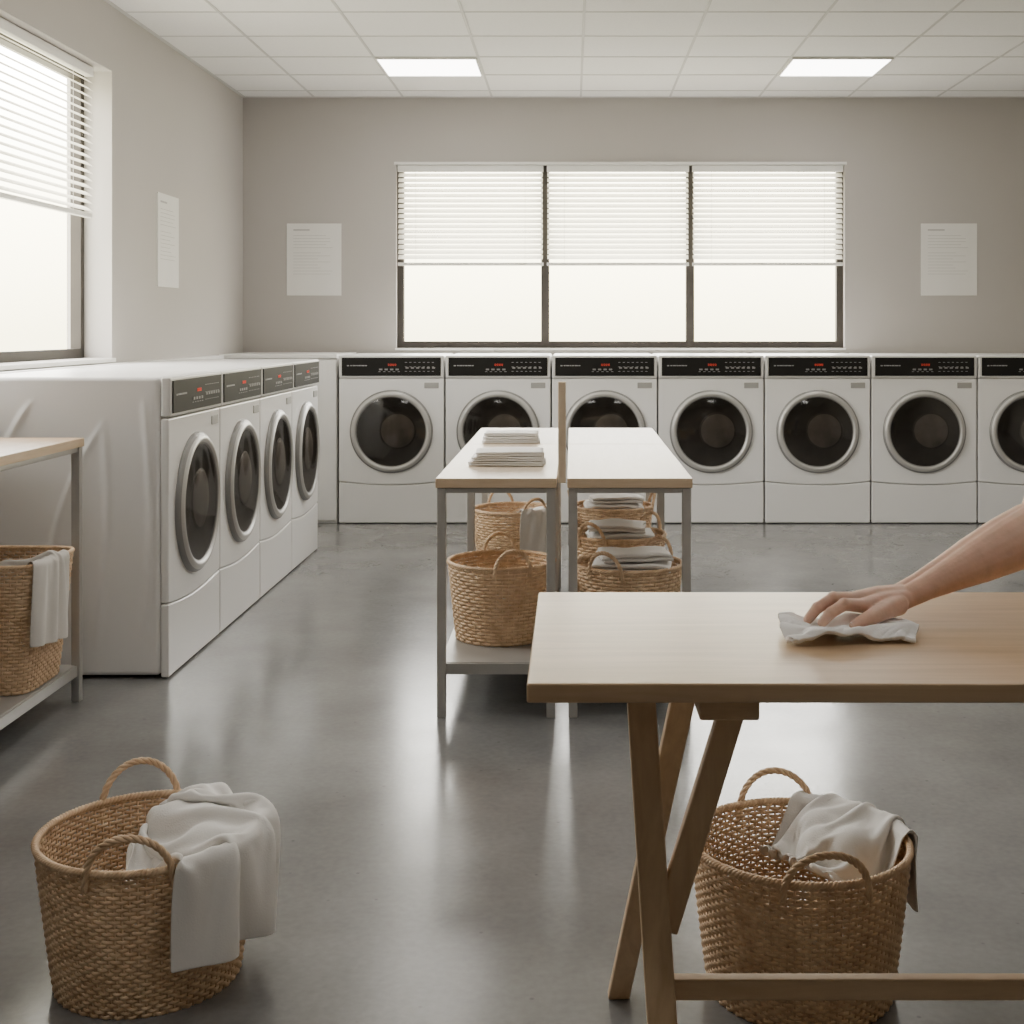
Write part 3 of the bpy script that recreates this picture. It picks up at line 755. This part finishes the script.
chain(bm,[q(.505,2.050,.783),q(.470,2.014,.782)],[.016,.012])
LS=Vector((1.235,2.20,1.15)); LE=Vector((1.42,2.22,.955)); LW=Vector((1.27,2.05,.80))
chain(bm,[LS-O,LE-O,LE.lerp(LW,.3)-O,LW-O],[.050,.041,.041,.024])
hd=Vector((-.55,-.75,0)).normalized(); hs=Vector((.75,-.55,0)).normalized()*1
for k,(o_,L_) in enumerate(((-.032,.05),(-.011,.068),(.011,.074),(.032,.066))):
    a=LW+Vector((0,0,-.006)); b=LW+hd*.09+hs*o_+Vector((0,0,-.022)); c=b+hd*L_*.5+Vector((0,0,.004)); d_=b+hd*L_+Vector((0,0,-.010))
    chain(bm,[a-O,b-O,c-O,d_-O],[.019,.011,.009,.007])
b=LW+hd*.04-hs*.04+Vector((0,0,-.022)); chain(bm,[LW-O,b-O,b+hd*.05-hs*.02-O],[.018,.012,.009])
HP=Vector((1.20,2.62,.93)); CH=Vector((1.08,2.29,1.13))
rt=Vector((-.94,.35,0)).normalized(); fw=Vector((-.35,-.94,0)).normalized()
for s_ in(-1,1):
    chain(bm,[HP+rt*s_*.07-O,HP.lerp(CH,.45)+rt*s_*.05-O,CH+rt*s_*.075-O],[.105,.095,.095])
    chain(bm,[CH-O+Vector((0,0,.02)),(Sh if s_>0 else LS)-O],[.07,.055])
NK=CH+Vector((-.02,-.06,.10)); HD=NK+fw*.075+Vector((0,0,.13))
chain(bm,[CH+Vector((0,0,.04))-O,NK-O,HD-fw*.03-O],[.06,.052,.055])
chain(bm,[HD+Vector((0,0,.03))-fw*.02-O,HD+fw*.02-Vector((0,0,.05))-O],[.083,.055])
chain(bm,[HD+fw*.075+Vector((0,0,.01))-O,HD+fw*.092-Vector((0,0,.018))-O],[.009,.013])
for s_ in(-1,1): chain(bm,[HD+rt*s_*.080+Vector((0,0,.012))-O,HD+rt*s_*.079-Vector((0,0,.02))-O],[.012,.008])
legs=[]
for s_ in(-1,1):
    hp=HP+rt*s_*.085-Vector((0,0,.05)); kn=Vector((hp.x,hp.y+.02,.49)); an=Vector((hp.x,hp.y+.05,.085))
    legs.append((hp,kn,an))
    chain(bm,[hp-O,kn-O,kn.lerp(an,.3)-O,an-O],[.082,.054,.052,.036])
    chain(bm,[an-Vector((0,0,.045))-O,an+fw*.15-Vector((0,0,.055))-O],[.036,.028])
body=remeshed(bm,'body',M['skin'],per,.0020,3)
def nail(tipA,tipB,w):
    a=Vector(tipA);b=Vector(tipB);d=(b-a).normalized(); up=Vector((-.2,0,1)); up=(up-d*up.dot(d)).normalized(); sd=d.cross(up)
    bm=bmesh.new(); rows=[]
    for i in range(7):
        u=i/6*2-1;row=[]
        for j in range(6):
            v=j/5*2-1
            ww=w*math.sqrt(max(0,1-max(0,v)**3*.5))
            p=b+d*(v*w*1.15-.001)+sd*(u*ww)+up*(w*1.32-(u*u)*w*.45-(max(0,v)**2)*w*.30)
            row.append(bm.verts.new(p-O))
        rows.append(row)
    for i in range(6):
        for j in range(5): bm.faces.new((rows[i][j],rows[i+1][j],rows[i+1][j+1],rows[i][j+1]))
    o=finish(bm,'fingernail',M['nail'],per,smooth=True); s=o.modifiers.new('s','SOLIDIFY'); s.thickness=.0012
for k in 'imrp': nail(FG[k][2],FG[k][3],FR[k][3]*.72)
nail(TH[2],TH[3],.0066)
bm=bmesh.new()
for s_ in(-1,1):
    chain(bm,[HP+rt*s_*.07-O-Vector((0,0,.03)),HP.lerp(CH,.45)+rt*s_*.05-O,CH+rt*s_*.075-O],[.122,.108,.108])
    chain(bm,[CH-O+Vector((0,0,.01)),(Sh if s_>0 else LS)-O],[.08,.066])
chain(bm,[Sh-O,Sh.lerp(El,.4)-O],[.066,.060]); chain(bm,[LS-O,LS.lerp(LE,.45)-O],[.064,.056])
remeshed(bm,'shirt',M['shirt'],per,.008,3,label='grey short-sleeved shirt')
bm=bmesh.new()
for hp,kn,an in legs: chain(bm,[hp-O,kn-O,an-O],[.100,.072,.060])
chain(bm,[HP+rt*.06-O-Vector((0,0,.03)),HP-rt*.06-O-Vector((0,0,.03))],[.118,.118])
remeshed(bm,'trousers',M['denim'],per,.008,3,label='dark blue denim trousers')
for hp,kn,an in legs:
    bm=bmesh.new(); chain(bm,[an-fw*.03-Vector((0,0,.045))-O,an+fw*.16-Vector((0,0,.050))-O],[.042,.036])
    for v in bm.verts: v.co.z=max(v.co.z,.0)
    remeshed(bm,'shoe',M['leather'],per,.006,2)
bm=bmesh.new(); chain(bm,[HD+Vector((0,0,.05))-fw*.035-O,HD-fw*.05-Vector((0,0,.04))-O],[.088,.06]); chain(bm,[HD+Vector((0,0,.07))+fw*.01-O,HD+Vector((0,0,.06))-O],[.068,.07])
remeshed(bm,'hair',M['hair'],per,.006,3,label='dark brown short hair')
for s_ in(-1,1):
    bm=bmesh.new(); capsule(bm,HD+fw*.062+rt*s_*.028+Vector((0,0,.012))-O,HD+fw*.062+rt*s_*.030+Vector((0,0,.012))-O,.011,.011); finish(bm,'eye',M['eye'],per,smooth=True)
bm=bmesh.new(); capsule(bm,HD+fw*.072+rt*.018-Vector((0,0,.048))-O,HD+fw*.072-rt*.018-Vector((0,0,.048))-O,.006,.006); finish(bm,'mouth',M['lip'],per,smooth=True)

# ---------------------------------------------------------------- wiping rag (solved against hand)
caps=[]
for k in 'imrp':
    for a,b,r0,r1 in zip(FG[k][:-1],FG[k][1:],FR[k][:-1],FR[k][1:]): caps.append((np.array(a),np.array(b),r0,r1))
    caps.append((np.array(WB[k]),np.array(MC[k]),.019,.014))
TR=[.0175,.0140,.0115,.0090]
for j in range(3): caps.append((np.array(TH[j]),np.array(TH[j+1]),TR[j],TR[j+1]))
nu,nv=90,66
uu,vv=np.meshgrid(np.linspace(-1,1,nu+1),np.linspace(-1,1,nv+1),indexing='ij')
cxg=.420+uu*.110*np.sqrt(1-.38*vv**2)+.004*np.sin(vv*3+1); cyg=1.988+vv*.072*np.sqrt(1-.38*uu**2)+.010*np.sin(uu*2.6+.4)
d1=uu*.85+vv*.5+.10*np.sin(vv*2.6+.6)
ridge=sum(h_*np.exp(-((d1-c_)/w_)**2) for c_,w_,h_ in ((-.88,.22,1.0),(-.45,.18,.8),(.15,.18,.5),(.60,.20,.9),(.95,.20,.8)))
ridge+=1.1*np.exp(-((-uu*.25+vv*.95+.72)/.20)**2)
edge=np.clip((1-np.abs(uu))*5,0,1)*np.clip((1-np.abs(vv))*5,0,1)
zg=.7565+.012*ridge*(.45+.55*edge)+.034*np.clip(-uu-.45,0,1)*np.clip(vv+.6,0,1.2)*(.5+.5*edge)
P=np.stack([cxg,cyg,zg],-1)
pins=np.zeros(P.shape[:2],bool)
def colrag(Q):
    hit=Q[:,2]<.7545; Q[hit,2]=.7545
    for a,b,r0,r1 in caps:
        ab=b-a; t=np.clip(((Q-a)@ab)/(ab@ab),0,1); c=a+t[:,None]*ab; r=r0+(r1-r0)*t+.0035
        d=Q-c; L=np.sqrt((d*d).sum(1))+1e-9; h=L<r
        d2=d.copy(); d2[:,2]=np.minimum(d2[:,2],0); L2=np.sqrt((d2*d2).sum(1))+1e-9
        Q[h]=c[h]+d2[h]*(r[h]/L2[h])[:,None]
        hit|=h
    f=Q[:,2]<.7545; Q[f,2]=.7545; hit|=f
    return Q,hit
ru=np.sqrt(((P[1:]-P[:-1])**2).sum(-1)).mean(); rv=np.sqrt(((P[:,1:]-P[:,:-1])**2).sum(-1)).mean()
Q=pbd(P,ru*1.0,rv*1.0,pins,colrag,steps=8,iters=8,grav=-.5,bend=.28,damp=.8)
Q[...,2]=np.maximum(Q[...,2],.7545)
for _ in range(3):
    Q[1:-1,1:-1]=.5*Q[1:-1,1:-1]+.125*(Q[2:,1:-1]+Q[:-2,1:-1]+Q[1:-1,2:]+Q[1:-1,:-2])
grid_obj(Q,'cleaning_cloth','rag',(0,0,0),.007,label='crumpled white cleaning cloth pressed under hand on table',category='cloth')

# ---------------------------------------------------------------- world, lights, camera
w=bpy.data.worlds.new('w'); S.world=w; w.use_nodes=True; nt=w.node_tree;N=nt.nodes;L=nt.links
bg=N['Background']; tc=N.new('ShaderNodeTexCoord'); sp=N.new('ShaderNodeSeparateXYZ'); r=N.new('ShaderNodeValToRGB')
L.new(tc.outputs['Generated'],sp.inputs[0]); 
mr=N.new('ShaderNodeMapRange'); mr.inputs[1].default_value=-.3; mr.inputs[2].default_value=.4
L.new(sp.outputs['Z'],mr.inputs[0]); L.new(mr.outputs[0],r.inputs[0])
r.color_ramp.elements[0].color=(.50,.48,.36,1); r.color_ramp.elements[1].color=(1,.98,.94,1)
el=r.color_ramp.elements.new(.42); el.color=(.38,.345,.225,1)
el=r.color_ramp.elements.new(.56); el.color=(.64,.59,.42,1)
el=r.color_ramp.elements.new(.70); el.color=(1,.975,.92,1)
L.new(r.outputs[0],bg.inputs[0]); bg.inputs[1].default_value=20
def portal(loc,rot,sx,sy):
    l=bpy.data.lights.new('portal','AREA'); l.shape='RECTANGLE'; l.size=sx; l.size_y=sy; l.cycles.is_portal=True
    o=bpy.data.objects.new('window_portal',l); o.location=loc; o.rotation_euler=rot; COL.objects.link(o)
portal(((wx0+wx1)/2,YB+.2,(wz0+wz1)/2),(math.radians(-90),0,0),wx1-wx0,wz1-wz0)
portal((XL-.21,(ly0+ly1)/2,(lz0+lz1)/2),(0,math.radians(-90),0),lz1-lz0,ly1-ly0)
cam=bpy.data.cameras.new('camera'); co=bpy.data.objects.new('camera',cam); COL.objects.link(co)
co.location=(0,0,H); co.rotation_euler=(math.pi/2,0,0)
cam.sensor_width=36; cam.sensor_fit='HORIZONTAL'; cam.lens=F/1024*36
cam.shift_x=-60/1024; cam.shift_y=-184/1024
cam.clip_start=.05
S.camera=co
